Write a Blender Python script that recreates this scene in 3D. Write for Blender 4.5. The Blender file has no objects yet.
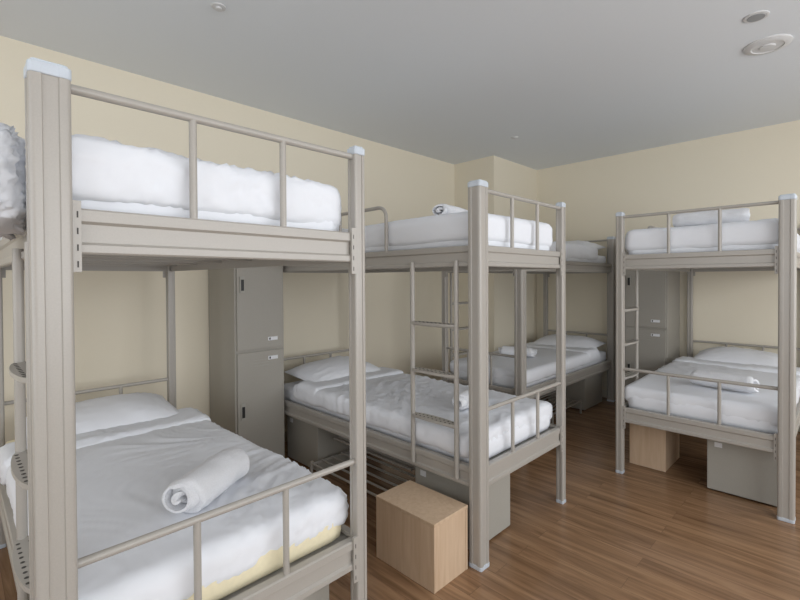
import bpy, bmesh, math, random
from mathutils import Vector, Matrix, noise
random.seed(4)
S = bpy.context.scene
S.view_settings.view_transform = 'Standard'

# ---------------------------------------------------------------- materials
def new_mat(name, col, rough=0.5, metal=0.0):
    m = bpy.data.materials.new(name); m.use_nodes = True
    b = m.node_tree.nodes['Principled BSDF']
    b.inputs['Base Color'].default_value = (*col, 1)
    b.inputs['Roughness'].default_value = rough
    b.inputs['Metallic'].default_value = metal
    return m, m.node_tree, b

def noisy(name, col, rough=0.5, metal=0.0, scale=40, var=0.04, bump=0.05, dist=0.002, spec=None, detail=5):
    m, nt, b = new_mat(name, col, rough, metal)
    tc = nt.nodes.new('ShaderNodeTexCoord')
    n = nt.nodes.new('ShaderNodeTexNoise'); n.inputs['Scale'].default_value = scale; n.inputs['Detail'].default_value = detail
    nt.links.new(tc.outputs['Object'], n.inputs['Vector'])
    r = nt.nodes.new('ShaderNodeValToRGB')
    r.color_ramp.elements[0].position = .3; r.color_ramp.elements[1].position = .7
    r.color_ramp.elements[0].color = (*[c*(1-var) for c in col], 1)
    r.color_ramp.elements[1].color = (*[min(1, c*(1+var)) for c in col], 1)
    nt.links.new(n.outputs['Fac'], r.inputs['Fac']); nt.links.new(r.outputs['Color'], b.inputs['Base Color'])
    if bump:
        bp = nt.nodes.new('ShaderNodeBump'); bp.inputs['Strength'].default_value = bump; bp.inputs['Distance'].default_value = dist
        nt.links.new(n.outputs['Fac'], bp.inputs['Height']); nt.links.new(bp.outputs['Normal'], b.inputs['Normal'])
    if spec is not None: b.inputs['Specular IOR Level'].default_value = spec
    return m

M = {}
M['frame'] = noisy('powder_coated_steel', (0.405, 0.38, 0.345), .33, 0.0, 300, .03, .03)
M['frame_dark'] = noisy('steel_holes', (0.06, 0.055, 0.05), .6)
M['cap'] = noisy('plastic_cap', (0.55, 0.60, 0.66), .4, 0, 80, .02, 0)
M['board'] = noisy('bed_board', (0.40, 0.385, 0.36), .7, 0, 60, .05, .05)
M['sheet'] = noisy('white_cotton', (0.82, 0.84, 0.885), .9, 0, 5, .01, .3, .014, .1, 2)
M['pillow'] = noisy('pillow_cotton', (0.82, 0.835, 0.875), .9, 0, 8, .01, .25, .012, .1, 2)
M['mattress'] = noisy('mattress_cream', (0.84, 0.76, 0.54), .85, 0, 60, .03, .1)
M['towel'] = noisy('terry_towel', (0.84, 0.85, 0.88), .95, 0, 260, .05, .8, .005, .05)
M['locker'] = noisy('locker_steel', (0.355, 0.335, 0.295), .42, 0, 200, .03, .03)
M['box'] = noisy('storage_steel', (0.385, 0.37, 0.33), .5, 0, 150, .03, .03)
M['black'] = noisy('black_plastic', (0.02, 0.02, 0.02), .4, 0, 50, .1, 0)
M['label'] = noisy('paper_label', (0.75, 0.76, 0.78), .6, 0, 50, .03, 0)
M['wall'] = noisy('cream_paint', (0.82, 0.755, 0.615), .85, 0, 90, .006, .02)
M['ceiling'] = noisy('ceiling_paint', (0.77, 0.80, 0.83), .9, 0, 90, .006, .02)
M['trim'] = noisy('trim_paint', (0.70, 0.66, 0.56), .6, 0, 60, .02, 0)
M['winframe'] = noisy('window_frame_white', (0.8, 0.8, 0.8), .4, 0, 60, .02, 0)
M['disc'] = noisy('detector_plastic', (0.66, 0.66, 0.66), .5, 0, 60, .02, 0)
M['discgrey'] = noisy('detector_grille', (0.30, 0.31, 0.32), .5, 0, 60, .02, 0)

# light wood (stool boxes)
def wood_mat():
    m, nt, b = new_mat('birch_wood', (.6, .43, .27), .5)
    tc = nt.nodes.new('ShaderNodeTexCoord'); mp = nt.nodes.new('ShaderNodeMapping')
    mp.inputs['Scale'].default_value = (30, 30, 2.5)
    n = nt.nodes.new('ShaderNodeTexNoise'); n.inputs['Scale'].default_value = 1.6; n.inputs['Detail'].default_value = 6; n.inputs['Distortion'].default_value = .6
    r = nt.nodes.new('ShaderNodeValToRGB'); r.color_ramp.elements[0].position = .3; r.color_ramp.elements[1].position = .75
    r.color_ramp.elements[0].color = (.56, .40, .265, 1); r.color_ramp.elements[1].color = (.66, .50, .355, 1)
    L = nt.links.new
    L(tc.outputs['Object'], mp.inputs['Vector']); L(mp.outputs['Vector'], n.inputs['Vector']); L(n.outputs['Fac'], r.inputs['Fac']); L(r.outputs['Color'], b.inputs['Base Color'])
    return m
M['wood'] = wood_mat()

def floor_mat():
    m, nt, b = new_mat('oak_plank_floor', (.3, .18, .1), .24)
    L = nt.links.new; N = nt.nodes.new
    tc = N('ShaderNodeTexCoord')
    br = N('ShaderNodeTexBrick'); br.offset = .37; br.offset_frequency = 2
    br.inputs['Scale'].default_value = 1; br.inputs['Brick Width'].default_value = 1.2; br.inputs['Row Height'].default_value = .10
    br.inputs['Mortar Size'].default_value = .0008; br.inputs['Mortar Smooth'].default_value = .3; br.inputs['Bias'].default_value = 0
    br.inputs['Color1'].default_value = (0, 0, 0, 1); br.inputs['Color2'].default_value = (1, 1, 1, 1); br.inputs['Mortar'].default_value = (.5, .5, .5, 1)
    L(tc.outputs['Object'], br.inputs['Vector'])
    mp = N('ShaderNodeMapping'); mp.inputs['Scale'].default_value = (1.1, 15, 1)
    add = N('ShaderNodeVectorMath'); add.operation = 'ADD'
    mul = N('ShaderNodeVectorMath'); mul.operation = 'SCALE'; mul.inputs['Scale'].default_value = 7.0
    L(br.outputs['Color'], mul.inputs[0]); L(tc.outputs['Object'], mp.inputs['Vector']); L(mp.outputs['Vector'], add.inputs[0]); L(mul.outputs[0], add.inputs[1])
    n = N('ShaderNodeTexNoise'); n.inputs['Scale'].default_value = 1.6; n.inputs['Detail'].default_value = 8; n.inputs['Roughness'].default_value = .6; n.inputs['Distortion'].default_value = .8
    L(add.outputs[0], n.inputs['Vector'])
    r = N('ShaderNodeValToRGB'); e = r.color_ramp.elements
    e[0].position = .27; e[0].color = (.145, .077, .038, 1); e[1].position = .75; e[1].color = (.43, .262, .147, 1)
    k = e.new(.5); k.color = (.295, .170, .092, 1)
    L(n.outputs['Fac'], r.inputs['Fac'])
    mix = N('ShaderNodeMix'); mix.data_type = 'RGBA'; mix.blend_type = 'MULTIPLY'; mix.inputs[0].default_value = .4
    r2 = N('ShaderNodeValToRGB'); r2.color_ramp.elements[0].color = (.6, .57, .54, 1); r2.color_ramp.elements[1].color = (1, 1, 1, 1)
    L(br.outputs['Color'], r2.inputs['Fac']); L(r.outputs['Color'], mix.inputs[6]); L(r2.outputs['Color'], mix.inputs[7])
    mix2 = N('ShaderNodeMix'); mix2.data_type = 'RGBA'; mix2.inputs[7].default_value = (.12, .07, .04, 1)
    L(br.outputs['Fac'], mix2.inputs[0]); L(mix.outputs[2], mix2.inputs[6]); L(mix2.outputs[2], b.inputs['Base Color'])
    bp = N('ShaderNodeBump'); bp.inputs['Strength'].default_value = .05; bp.inputs['Distance'].default_value = .003
    L(n.outputs['Fac'], bp.inputs['Height']); L(bp.outputs['Normal'], b.inputs['Normal'])
    return m
M['floor'] = floor_mat()

# ---------------------------------------------------------------- mesh builder
ident = lambda a, b, c: (a, b, c)
class MB:
    def __init__(s, f=ident): s.v = []; s.f = []; s.m = []; s.f_map = f; s.mats = []
    def mi(s, k):
        if k not in s.mats: s.mats.append(k)
        return s.mats.index(k)
    def add(s, vs, fs, k):
        o = len(s.v); i = s.mi(k)
        s.v += [Vector(s.f_map(*p)) for p in vs]
        s.f += [tuple(o+q for q in fc) for fc in fs]; s.m += [i]*len(fs)
    def box(s, a0, a1, b0, b1, c0, c1, k):
        vs = [(a, b, c) for c in (c0, c1) for b in (b0, b1) for a in (a0, a1)]
        s.add(vs, [(0, 1, 3, 2), (4, 6, 7, 5), (0, 4, 5, 1), (2, 3, 7, 6), (0, 2, 6, 4), (1, 5, 7, 3)], k)
    def prism(s, pts, off, k):
        n = len(pts); off = Vector(off)
        vs = [tuple(p) for p in pts] + [tuple(Vector(p)+off) for p in pts]
        s.add(vs, [(i, (i+1) % n, (i+1) % n+n, i+n) for i in range(n)] + [tuple(range(n)), tuple(range(n, 2*n))], k)
    def tube(s, path, r, k, seg=10):
        P = [Vector(p) for p in path]; rings = []
        up = None
        for i, p in enumerate(P):
            t = ((P[i]-P[i-1]).normalized() if i else Vector()) + ((P[i+1]-P[i]).normalized() if i < len(P)-1 else Vector())
            t.normalize()
            if up is None: up = t.orthogonal().normalized()
            else: up = (up - t*up.dot(t)).normalized()
            w = t.cross(up)
            rings.append([p + (up*math.cos(2*math.pi*j/seg) + w*math.sin(2*math.pi*j/seg))*r for j in range(seg)])
        vs = [tuple(q) for R in rings for q in R]; fs = []
        for i in range(len(P)-1):
            for j in range(seg):
                a = i*seg+j; b = i*seg+(j+1) % seg
                fs.append((a, b, b+seg, a+seg))
        fs.append(tuple(range(seg))); fs.append(tuple(range((len(P)-1)*seg, len(P)*seg)))
        s.add(vs, fs, k)
    def lathe(s, prof, c, k, seg=32):
        vs = []; fs = []
        for (r, z) in prof:
            for j in range(seg):
                a = 2*math.pi*j/seg; vs.append((c[0]+r*math.cos(a), c[1]+r*math.sin(a), c[2]+z))
        for i in range(len(prof)-1):
            for j in range(seg):
                a = i*seg+j; b = i*seg+(j+1) % seg; fs.append((a, b, b+seg, a+seg))
        fs.append(tuple(range(seg))); fs.append(tuple(range((len(prof)-1)*seg, len(prof)*seg)))
        s.add(vs, fs, k)
    def build(s, name, parent=None, bevel=0, smooth=None, origin=None, merge=False):
        me = bpy.data.meshes.new(name)
        lo = Vector([min(v[i] for v in s.v) for i in range(3)]); hi = Vector([max(v[i] for v in s.v) for i in range(3)])
        c = Vector(((lo.x+hi.x)/2, (lo.y+hi.y)/2, lo.z)) if origin is None else Vector(origin)
        me.from_pydata([tuple(v-c) for v in s.v], [], s.f)
        for k in s.mats: me.materials.append(M[k])
        me.polygons.foreach_set('material_index', s.m)
        bm = bmesh.new(); bm.from_mesh(me)
        if merge: bmesh.ops.remove_doubles(bm, verts=bm.verts, dist=1e-5)
        bmesh.ops.recalc_face_normals(bm, faces=bm.faces); bm.to_mesh(me); bm.free()
        if smooth:
            me.polygons.foreach_set('use_smooth', [True]*len(me.polygons))
            if smooth < 179: me.set_sharp_from_angle(angle=math.radians(smooth))
        ob = bpy.data.objects.new(name, me); S.collection.objects.link(ob)
        if parent: ob.parent = parent; ob.location = c - parent.location
        else: ob.location = c
        if bevel:
            md = ob.modifiers.new('Bevel', 'BEVEL'); md.width = bevel; md.segments = 2; md.limit_method = 'ANGLE'; md.angle_limit = math.radians(50)
        return ob
def empty(name, loc):
    e = bpy.data.objects.new(name, None); e.empty_display_size = .2; e.location = loc; S.collection.objects.link(e); return e
def fillet(pts, r=.04, n=6):
    P = [Vector(p) for p in pts]; out = [P[0]]
    for i in range(1, len(P)-1):
        a = P[i]+(P[i-1]-P[i]).normalized()*r; c = P[i]+(P[i+1]-P[i]).normalized()*r
        for j in range(n+1):
            t = j/n; out.append(a*(1-t)**2+P[i]*2*t*(1-t)+c*t*t)
    out.append(P[-1]); return out

# ---------------------------------------------------------------- room shell
XL, XR, YB, YF, H = -3.35, 1.95, 5.25, -1.75, 2.72
def slab(name, x0, x1, y0, y1, z0, z1, k):
    b = MB(); b.box(x0, x1, y0, y1, z0, z1, k); return b.build(name)
def wall_with_window(name, axis, pos, a0, a1, w0, w1, z0, z1, t):
    b = MB()
    def bx(p, q, r, s):
        if axis == 'x': b.box(pos, pos+t, p, q, r, s, 'wall')
        else: b.box(p, q, pos, pos+t, r, s, 'wall')
    bx(a0, w0, 0, H); bx(w1, a1, 0, H); bx(w0, w1, 0, z0); bx(w0, w1, z1, H)
    b.build(name)
slab('floor', XL-.1, XR+.1, YF-.1, YB+.1, -.08, 0, 'floor').location.z = -.08
slab('ceiling', XL-.1, XR+.1, YF-.1, YB+.1, H, H+.1, 'ceiling')
slab('wall_left', XL-.12, XL, YF-.1, YB+.1, 0, H, 'wall')
slab('wall_back', XL, XR+.1, YB, YB+.12, 0, H, 'wall')
slab('wall_column', XL, -2.80, 4.28, YB, 0, H, 'wall')
wall_with_window('wall_right', 'x', XR, YF-.1, YB+.1, -.9, 4.3, .75, 2.4, .15)
wall_with_window('wall_front', 'y', YF-.15, XL, XR, -2.6, 1.3, .75, 2.4, .15)
def window(name, axis, pos, w0, w1, z0, z1, nm=4):
    b = MB()
    def bx(p, q, r, s, d0=.02, d1=.08):
        if axis == 'x': b.box(pos+d0, pos+d1, p, q, r, s, 'winframe')
        else: b.box(p, q, pos-d1, pos-d0, r, s, 'winframe')
    bx(w0, w1, z0, z0+.06); bx(w0, w1, z1-.06, z1)
    for i in range(nm+1):
        c = w0+.03+(w1-w0-.06)*i/nm; bx(c-.03, c+.03, z0, z1)
    b.build(name, bevel=.004)
window('window_1', 'x', XR, -.9, 4.3, .75, 2.4)
window('window_2', 'y', YF, -2.6, 1.3, .75, 2.4, 3)
slab('baseboard_left', XL, XL+.012, YF, 4.28, 0, .08, 'trim')
slab('baseboard_back', -2.80, XR, YB-.012, YB, 0, .08, 'trim')
slab('baseboard_column', -2.80, -2.788, 4.28, YB-.012, 0, .08, 'trim')
slab('baseboard_right', XR-.012, XR, YF, YB-.012, 0, .08, 'trim')

# ---------------------------------------------------------------- bunk bed
ZT = 1.806
def post_profile(cu, cv, s, g=.0035):
    r = s*.28; pts = []
    def side(i):
        q = [(-s+r, -s), (-.42*s, -s), (-.36*s, -s+g), (.36*s, -s+g), (.42*s, -s), (s-r, -s)]
        for j in range(1, 4):
            a = -math.pi/2+math.pi/2*j/4; q.append((s-r+r*math.cos(a), -s+r+r*math.sin(a)))
        a = math.pi/2*i
        return [(x*math.cos(a)-y*math.sin(a), x*math.sin(a)+y*math.cos(a)) for x, y in q]
    for i in range(4): pts += side(i)
    return [(cu+x, cv+y) for x, y in pts]

BEAM = [(0, 0), (.014, 0), (.018, .004), (.018, .020), (.010, .026), (.010, .066), (.018, .072), (.018, .096), (.014, .1), (-.012, .1), (-.012, .088), (0, .082)]

def bunk(f, L, W, wide0, loc, guard_u=.62):
    root = empty('bunk_bed', loc)
    sz = {0: .036 if wide0 else .023, 1: .022 if wide0 else .037}
    b = MB(f); c = MB(f)
    for u in (0, L):
        for i, v in enumerate((0, W)):
            s = sz[i]
            pr = post_profile(u, v, s)
            b.prism([(x, y, .015) for x, y in pr], (0, 0, ZT-.030-.015), 'frame')
            pc = post_profile(u, v, s+.0012, .0005)
            c.prism([(x, y, ZT-.030) for x, y in pc], (0, 0, .024), 'cap')
            pc2 = post_profile(u, v, s-.004, .0005)
            c.prism([(x, y, ZT-.006) for x, y in pc2], (0, 0, .006), 'cap')
            c.prism([(x, y, 0) for x, y in pc], (0, 0, .02), 'cap')
    b.build('posts', root, smooth=35); c.build('post_caps', root, bevel=.003)
    b = MB(f)
    for z0 in (.36, 1.41):
        for (u, sg) in ((0, -1), (L, 1)):
            pr = [(u+sg*(o-.004), sz[0]-.002, z0+z) for o, z in BEAM]
            b.prism(pr, (0, W-sz[0]-sz[1]+.004, 0), 'frame')
        for i, (v, sg) in enumerate(((0, -1), (W, 1))):
            s = sz[i]
            pr = [(s-.002, v+sg*(o-.004), z0+z) for o, z in BEAM]
            b.prism(pr, (L-2*s+.004, 0, 0), 'frame')
        b.box(.0, L, .0, W, z0+.066, z0+.078, 'board')
        for k in range(6):
            u = .12+(L-.24)*k/5
            b.box(u-.015, u+.015, 0, W, z0+.03, z0+.066, 'frame')
        for i, v in enumerate((0, W)):
            s = sz[i]; sg = 1 if i == 0 else -1
            for u, su in ((0, 1), (L, -1)):
                fo = -.022 if u == 0 else .022
                b.box(u+min(fo*.6, fo), u+max(fo*.6, fo), min(v+sg*(s-.004), v+sg*(s+.016)), max(v+sg*(s-.004), v+sg*(s+.016)), z0-.040, z0+.115, 'frame')
                for q in range(4):
                    zz = z0-.03+q*.036
                    vv = v+sg*(s+.009); fe = fo*1.04
                    b.box(u+min(fo, fe), u+max(fo, fe), vv-.0015, vv+.0015, zz, zz+.014, 'frame_dark')
    b.build('bed_frame', root, bevel=.0015)
    b = MB(f); R = .0105
    for u in (0, L):
        for zt, zb in ((1.770, 1.505), (.725, .455)):
            b.tube([(u, sz[0]-.004, zt), (u, W-sz[1]+.004, zt)], R, 'frame')
            for k in (1, 2):
                v = sz[0]+(W-sz[0]-sz[1])*k/3; b.tube([(u, v, zb), (u, v, zt)], R*.92, 'frame')
    b.tube(fillet([(guard_u, -.004, 1.50), (guard_u, -.004, 1.76), (L-sz[0], -.004, 1.76)], .07, 8), R, 'frame')
    for u in (guard_u+.42, guard_u+.85): b.tube([(u, -.004, 1.50), (u, -.004, 1.76)], R*.9, 'frame')
    b.build('guard_rails', root, smooth=60)
    b = MB(f); u0, u1 = .115, .405; vo = -.020
    for u in (u0, u1):
        b.tube([(u, vo, 1.44), (u, vo, .385)], .0125, 'frame', 12)
    for z in (1.13, .885, .645):
        n = 10; out = []
        for j in range(n+1):
            t = j/n; out.append((u0+(u1-u0)*t, vo-.010-.020*math.sin(math.pi*t)**.6))
        for j in range(n+1):
            t = 1-j/n; out.append((u0+(u1-u0)*t, vo+.014+.024*math.sin(math.pi*t)**.6))
        b.prism([(x, y, z-.012) for x, y in out], (0, 0, .012), 'frame')
        b.box(u0, u1, vo-.008, vo+.016, z-.020, z-.011, 'frame')
        for a in range(9):
            for c_ in range(2):
                x = u0+.035+a*(u1-u0-.07)/8; y = vo-.012+c_*.026
                b.lathe([(.0050, 0), (.0050, .001)], (x, y, z), 'frame_dark', 8)
    b.build('ladder', root, bevel=.002, smooth=40)
    return root

# ---------------------------------------------------------------- soft goods
def wrinkle(p, seed, k=1.0, fine=1.0):
    q = Vector((p.x+seed*3.1, p.y-seed*1.7, p.z))
    a = noise.noise(q*1.6)*.012+noise.noise(q*3.7)*.006
    an = noise.noise(q*.8+Vector((9, 2, 1)))*2.2+seed
    t = 0
    for j, (fs, fl, am) in enumerate(((4.0, 1.0, .012), (7, 1.3, .008), (11, 1.6, .003*fine))):
        an2 = an+j*.9
        d = Vector((math.cos(an2), math.sin(an2), 0)); e = Vector((-d.y, d.x, 0))
        s = Vector((q.dot(d)*fs, q.dot(e)*fl, q.z*1.2+j*7))
        nn = 1-abs(noise.noise(s))*3.6
        t += max(nn, 0)**1.7*am*(.2+max(0, noise.noise(q*1.3+Vector((j, 4, 2))))*2.2)
    return (a+t)*k
def soft(name, f, a0, a1, b0, b1, c0, c1, r, res, amp, seed, k='sheet', parent=None, edge=0.0):
    mb = MB(f); lo = (a0, b0, c0); hi = (a1, b1, c1)
    n = [max(3, int(round((hi[i]-lo[i])/res))) for i in range(3)]
    r = min(r, (c1-c0)/2*.98)
    def pt(q):
        q = Vector(q)
        inn = Vector([min(max(q[i], lo[i]+r), hi[i]-r) for i in range(3)])
        d = q-inn
        if d.length > 1e-9:
            d.normalize(); q2 = inn+d*r
        else: q2 = q
        wp = Vector(f(*q))
        w = wrinkle(wp, seed, amp)
        if abs(q.z-c0) < 1e-6: w = 0
        if q.z < c1-r*.5: w = min(w, .012*max(1, amp))
        if edge and q.z < c1-r*.5:
            h = (c1-q.z)/(c1-c0)
            w += edge*h*noise.noise(Vector((wp.x*7, wp.y*7, seed)))
        dd = d if d.length > 0 else Vector((0, 0, 1))
        return tuple(q2+dd*w)
    for ax in range(3):
        o = [i for i in range(3) if i != ax]
        for side in (lo[ax], hi[ax]):
            vs = []; fs = []; nu, nv = n[o[0]], n[o[1]]
            for i in range(nu+1):
                for j in range(nv+1):
                    q = [0, 0, 0]; q[ax] = side
                    q[o[0]] = lo[o[0]]+(hi[o[0]]-lo[o[0]])*i/nu; q[o[1]] = lo[o[1]]+(hi[o[1]]-lo[o[1]])*j/nv
                    vs.append(pt(q))
            for i in range(nu):
                for j in range(nv):
                    a = i*(nv+1)+j; fs.append((a, a+1, a+nv+2, a+nv+1))
            mb.add(vs, fs, k)
    return mb.build(name, parent, smooth=180, merge=True)
def pillow(f, cu, cv, z, lu=.44, lv=.70, T=.14, seed=1, tilt=.10):
    mb = MB(f); N = 40
    for sg in (1, -1):
        vs = []; fs = []
        for i in range(N+1):
            for j in range(N+1):
                x = math.sin((i/N-.5)*math.pi); y = math.sin((j/N-.5)*math.pi)
                h = max(0, (1-abs(x)**2.4)*(1-abs(y)**2.6))**.6
                px = x*lu/2*(1-.06*(1-y*y)*abs(x)); py = y*lv/2*(1-.05*(1-x*x)*abs(y))
                w = wrinkle(Vector((px*2, py*2, seed)), seed, .9)*min(1, h*1.5)
                zz = T*.3+(h*T*.7+w if sg > 0 else -h*T*.3)
                vs.append((cu+px, cv+py, z+zz+tilt*px+.004))
        for i in range(N):
            for j in range(N):
                a = i*(N+1)+j; fs.append((a, a+1, a+N+2, a+N+1))
        mb.add(vs, fs, 'pillow')
    return mb.build('pillow', smooth=180, merge=True)
def towel(x, y, z, ang, Lh=.36, R=.062, seed=0, lump=1.0):
    mb = MB(); turns = 3.2; n = int(turns*26); th = (R-.01)/turns*.86; segL = 30
    rings = []
    ca, sa = math.cos(ang), math.sin(ang)
    for s_ in range(segL+1):
        t = s_/segL; l = (t-.5)*Lh
        def rad(a): return .010+(R-.010)*a/(turns*2*math.pi)
        end = min(1, min(t, 1-t)*9+.55)
        outer = []; inner = []
        for i in range(n+1):
            a = turns*2*math.pi*i/n; r = rad(a)
            for lst, rr in ((outer, r), (inner, max(.002, r-th))):
                k = 1+lump*(.09*noise.noise(Vector((l*10, a*.9, seed)))+.05*noise.noise(Vector((l*26, a*2.4, seed+5))))
                rr2 = rr*k*(end**.3 if rr > R*.6 else 1)
                cx = rr2*math.cos(a-2.55)*1.15; cz = rr2*math.sin(a-2.55)*.90
                ll = l + .022*math.sin(a*.5+seed)*(1 if t > .5 else -1)*(abs(t-.5)*2)**6
                lst.append((x+ca*ll-sa*cx, y+sa*ll+ca*cx, z+R*.93+cz))
        ring = outer+inner[::-1]; rings.append(ring)
    m = len(rings[0]); vs = [p for r_ in rings for p in r_]; fs = []
    for i in range(segL):
        for j in range(m):
            a = i*m+j; b = i*m+(j+1) % m; fs.append((a, b, b+m, a+m))
    for base in (0, segL*m):
        for i in range(n):
            fs.append((base+i, base+i+1, base+m-2-i, base+m-1-i))
    mb.add(vs, fs, 'towel')
    return mb.build('rolled_towel', smooth=60)

def dress(f, L, W, root, seed, res=.03, low_matt='sheet'):
    soft('mattress_lower', f, .042, L-.045, .028, W-.028, .44, .555, .03, .05, .2, seed, low_matt, root)
    soft('mattress_upper', f, .042, L-.045, .028, W-.028, 1.49, 1.60, .03, .05, .2, seed+1, 'sheet', root)
    soft('duvet', f, .046, L-.30, -.004, W+.004, .480, .600, .04, res, 1.0, seed+2, edge=.012)
    soft('duvet', f, .032, L-.30, .016, W-.016, 1.525, 1.682, .045, res, .75, seed+3, edge=.010)
    soft('folded_sheet', f, L-.62, L-.34, -.010, W+.010, .49, .618, .045, res, .8, seed+4, edge=.01)
    pillow(f, L-.27, W/2, .570, seed=seed)
    pillow(f, L-.27, W/2, 1.62, seed=seed+1)

def fX(p0, y0): return lambda u, v, z: (-p0-u, y0+v, z)
def fY(x0, y0): return lambda u, v, z: (x0+v, y0+u, z)
L = 1.93
f1 = fX(1.205, .152); L1 = 1.86; r1 = bunk(f1, L1, .842, True, (-1.2-L1/2, .57, 0)); dress(f1, L1, .842, r1, 1, .014, 'mattress')
f2 = fX(1.228, 1.745); r2 = bunk(f2, L, .848, True, (-1.2-L/2, 2.17, 0)); dress(f2, L, .848, r2, 7, .018)
f3 = fY(-2.62, 3.20); r3 = bunk(f3, L, .77, False, (-2.2, 3.2+L/2, 0)); dress(f3, L, .77, r3, 13, .028)
f4 = fY(-1.125, 3.28); r4 = bunk(f4, L, .88, False, (-.7, 3.28+L/2, 0)); dress(f4, L, .88, r4, 19, .022)

# crumpled blanket hanging by the upper ladder opening of the first bunk
soft('crumpled_blanket', f1, .08, .58, -.130, -.022, 1.46, 1.71, .07, .010, 2.6, 31, edge=.05)

# towels
towel(-1.56, .63, .607, math.atan2(.30, -.20), .31, .070, 1)
towel(-1.58, 2.16, .607, math.radians(100), .30, .055, 2)
towel(-2.25, 3.83, .607, math.radians(20), .32, .055, 3)
towel(-.60, 3.66, .607, math.radians(-8), .34, .062, 4)
towel(-.66, 3.60, 1.685, math.radians(0), .38, .066, 5, 1.6)
towel(-1.72, .60, 1.690, math.atan2(.30, -.20), .31, .060, 6)
towel(-1.68, 2.13, 1.690, math.radians(100), .30, .055, 7)

# ---------------------------------------------------------------- lockers
def locker(f, w, dp, loc):
    root = empty('locker', loc)
    b = MB(f); b.box(0, w, .016, dp, .0, 1.75, 'locker'); b.build('body', root, bevel=.003)
    b = MB(f)
    for z0, z1 in ((.07, .855), (.875, 1.73)):
        b.box(.012, w-.012, 0, .018, z0, z1, 'locker')
        for k in range(3): b.box(w*.35, w*.65, -.0015, .004, z1-.10+k*.02, z1-.097+k*.02, 'box')
    b.build('doors', root, bevel=.002)
    b = MB(f)
    for zc in (1.32, .46):
        b.box(.030, .062, -.010, .002, zc-.055, zc+.055, 'box')
        b.box(.036, .056, -.013, -.009, zc-.040, zc+.035, 'black')
    b.box(w*.64, w*.84, -.002, .001, .925, .950, 'label'); b.box(w*.66, w*.69, -.003, .001, .93, .945, 'black')
    b.box(w*.64, w*.84, -.002, .001, .79, .815, 'label'); b.box(w*.66, w*.69, -.003, .001, .795, .81, 'black')
    b.build('handles_and_labels', root, bevel=.001)
locker(lambda w, d, z: (-2.90-d, 1.345+w, z), .37, .44, (-3.1, 1.5, 0))
locker(lambda w, d, z: (-1.60+w, 4.78+d, z), .38, .45, (-1.4, 5.0, 0))

# ---------------------------------------------------------------- under-bed things
def storage_box(x0, x1, y0, y1, h=.345):
    root = empty('storage_box', ((x0+x1)/2, (y0+y1)/2, 0))
    b = MB(); b.box(x0, x1, y0, y1, .01, h-.02, 'box'); b.build('body', root, bevel=.004)
    b = MB(); b.box(x0-.004, x1+.004, y0-.004, y1+.004, h-.022, h, 'box'); b.build('lid', root, bevel=.004)
    b = MB()
    for x in (x0+.03, x1-.03):
        for y in (y0+.03, y1-.03): b.lathe([(.014, 0), (.014, .012)], (x, y, 0), 'black', 12)
    b.build('feet', root)
    b = MB(); b.box(x0+.04, x0+.08, y0-.0025, y0, h-.06, h-.03, 'label'); b.build('label', root)
storage_box(-1.69, -1.30, 1.80, 2.14)
storage_box(-3.02, -2.62, 1.80, 2.40)
storage_box(-1.75, -1.33, .60, .96)
storage_box(-.64, -.28, 3.40, 3.85)
storage_box(-2.30, -1.90, 4.55, 5.00)

def wooden_stool(x0, x1, y0, y1, h):
    root = empty('wooden_box_stool', ((x0+x1)/2, (y0+y1)/2, 0)); t = .016
    b = MB()
    b.box(x0, x1, y0, y0+t, 0, h-t, 'wood'); b.box(x0, x1, y1-t, y1, 0, h-t, 'wood'); b.build('side_panels', root, bevel=.0015)
    b = MB(); b.box(x0+.001, x0+t, y0+t+.0008, y1-t-.0008, 0.0, h-t, 'wood'); b.box(x1-t, x1-.001, y0+t+.0008, y1-t-.0008, 0.0, h-t, 'wood'); b.build('end_panels', root, bevel=.0015)
    b = MB(); b.box(x0-.001, x1+.001, y0-.001, y1+.001, h-t+.0008, h, 'wood'); b.build('top_panel', root, bevel=.002)
wooden_stool(-1.625, -1.253, 1.452, 1.69, .30)
wooden_stool(-1.135, -.90, 3.50, 3.86, .31)

def shoe_rack(f, a0, a1, b0, b1):
    root = empty('shoe_rack', f((a0+a1)/2, (b0+b1)/2, 0))
    b = MB(f)
    for z in (.12, .24):
        if z > .2: bb0 = b0+(b1-b0)*.45
        else: bb0 = b0
        for k in range(6):
            y = bb0+(b1-bb0)*k/5; b.tube([(a0, y, z), (a1, y, z)], .007, 'frame', 8)
    b.build('slats', root, smooth=60)
    b = MB(f)
    for a in (a0, a1):
        b.box(a-.008, a+.008, b0-.008, b0+.008, 0, .135, 'frame'); b.box(a-.008, a+.008, b1-.008, b1+.008, 0, .26, 'frame')
        b.box(a-.006, a+.006, b0, b1, .106, .118, 'frame')
    b.build('legs', root, bevel=.001)
shoe_rack(lambda a, b, c: (-a, b, c), 1.80, 2.55, 1.70, 2.12)
shoe_rack(lambda a, b, c: (-b, a, c), 3.85, 4.45, 1.90, 2.20)

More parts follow.
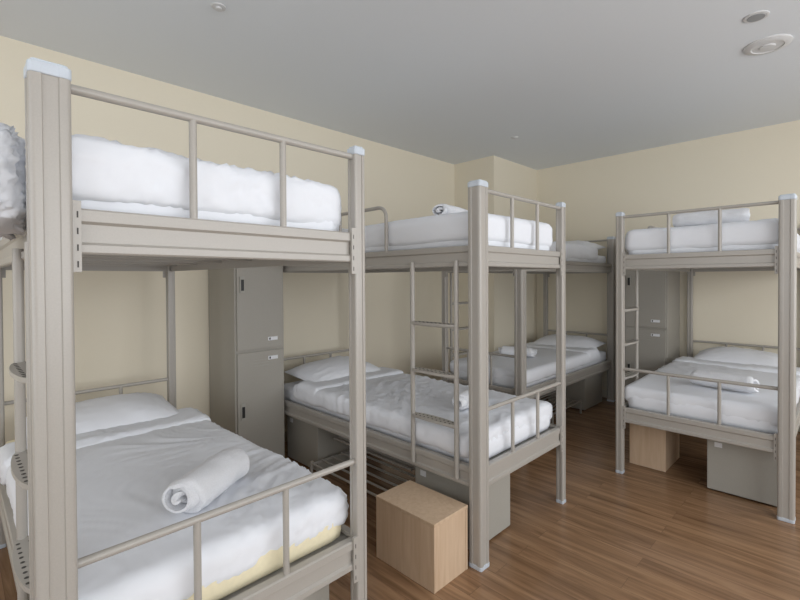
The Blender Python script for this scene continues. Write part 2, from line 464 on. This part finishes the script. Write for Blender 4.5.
# ---------------------------------------------------------------- ceiling fittings
b = MB(); b.lathe([(.115, 0), (.115, -.006), (.10, -.014), (.078, -.016), (.074, -.012), (.04, -.012), (.036, -.018), (.0, -.020)], (-.35, 3.42, H), 'disc', 40)
b.build('ceiling_vent', smooth=40)
b = MB(); b.lathe([(.055, 0), (.055, -.004), (.048, -.007), (.044, -.006), (0.0, -.006)], (-.355, 3.01, H), 'disc', 32)
b.lathe([(.040, -.0055), (.038, -.008), (0, -.009)], (-.355, 3.01, H), 'discgrey', 32); b.build('ceiling_speaker', smooth=40)
b = MB(); b.lathe([(.035, 0), (.033, -.004), (.014, -.006), (.012, -.012), (.018, -.014), (.018, -.016), (0, -.017)], (-2.24, .968, H), 'disc', 24); b.build('fire_sprinkler', smooth=40)
b = MB(); b.lathe([(.035, 0), (.033, -.004), (.018, -.012), (0, -.014)], (-2.3, 3.88, H), 'disc', 24); b.build('smoke_detector', smooth=40)

# ---------------------------------------------------------------- lights
def area(name, loc, rot, sx, sy, e, col):
    l = bpy.data.lights.new(name, 'AREA'); l.shape = 'RECTANGLE'; l.size = sx; l.size_y = sy; l.energy = e; l.color = col
    o = bpy.data.objects.new(name, l); o.location = loc; o.rotation_euler = rot; S.collection.objects.link(o)
area('daylight_right', (XR+.35, 1.9, 1.65), (0, math.radians(90), 0), 1.9, 5.2, 128, (.97, .985, 1))
area('daylight_front', (-.65, YF-.45, 1.65), (math.radians(90), 0, 0), 4.1, 1.9, 46, (.97, .985, 1))
w = bpy.data.worlds.new('World'); S.world = w; w.use_nodes = True
w.node_tree.nodes['Background'].inputs['Color'].default_value = (.85, .9, 1, 1)
w.node_tree.nodes['Background'].inputs['Strength'].default_value = 0.7

# ---------------------------------------------------------------- camera
cam = bpy.data.cameras.new('camera'); co = bpy.data.objects.new('camera', cam); S.collection.objects.link(co)
cam.sensor_width = 36; cam.lens = 36*450/800; cam.shift_y = -15.0/800; cam.clip_start = .02
rot = Matrix.Rotation(math.radians(45), 4, 'Z') @ Matrix.Rotation(math.radians(90-.7), 4, 'X') @ Matrix.Rotation(math.radians(-.32), 4, 'Z')
co.matrix_world = Matrix.Translation((0, 0, 1.35)) @ rot
S.camera = co
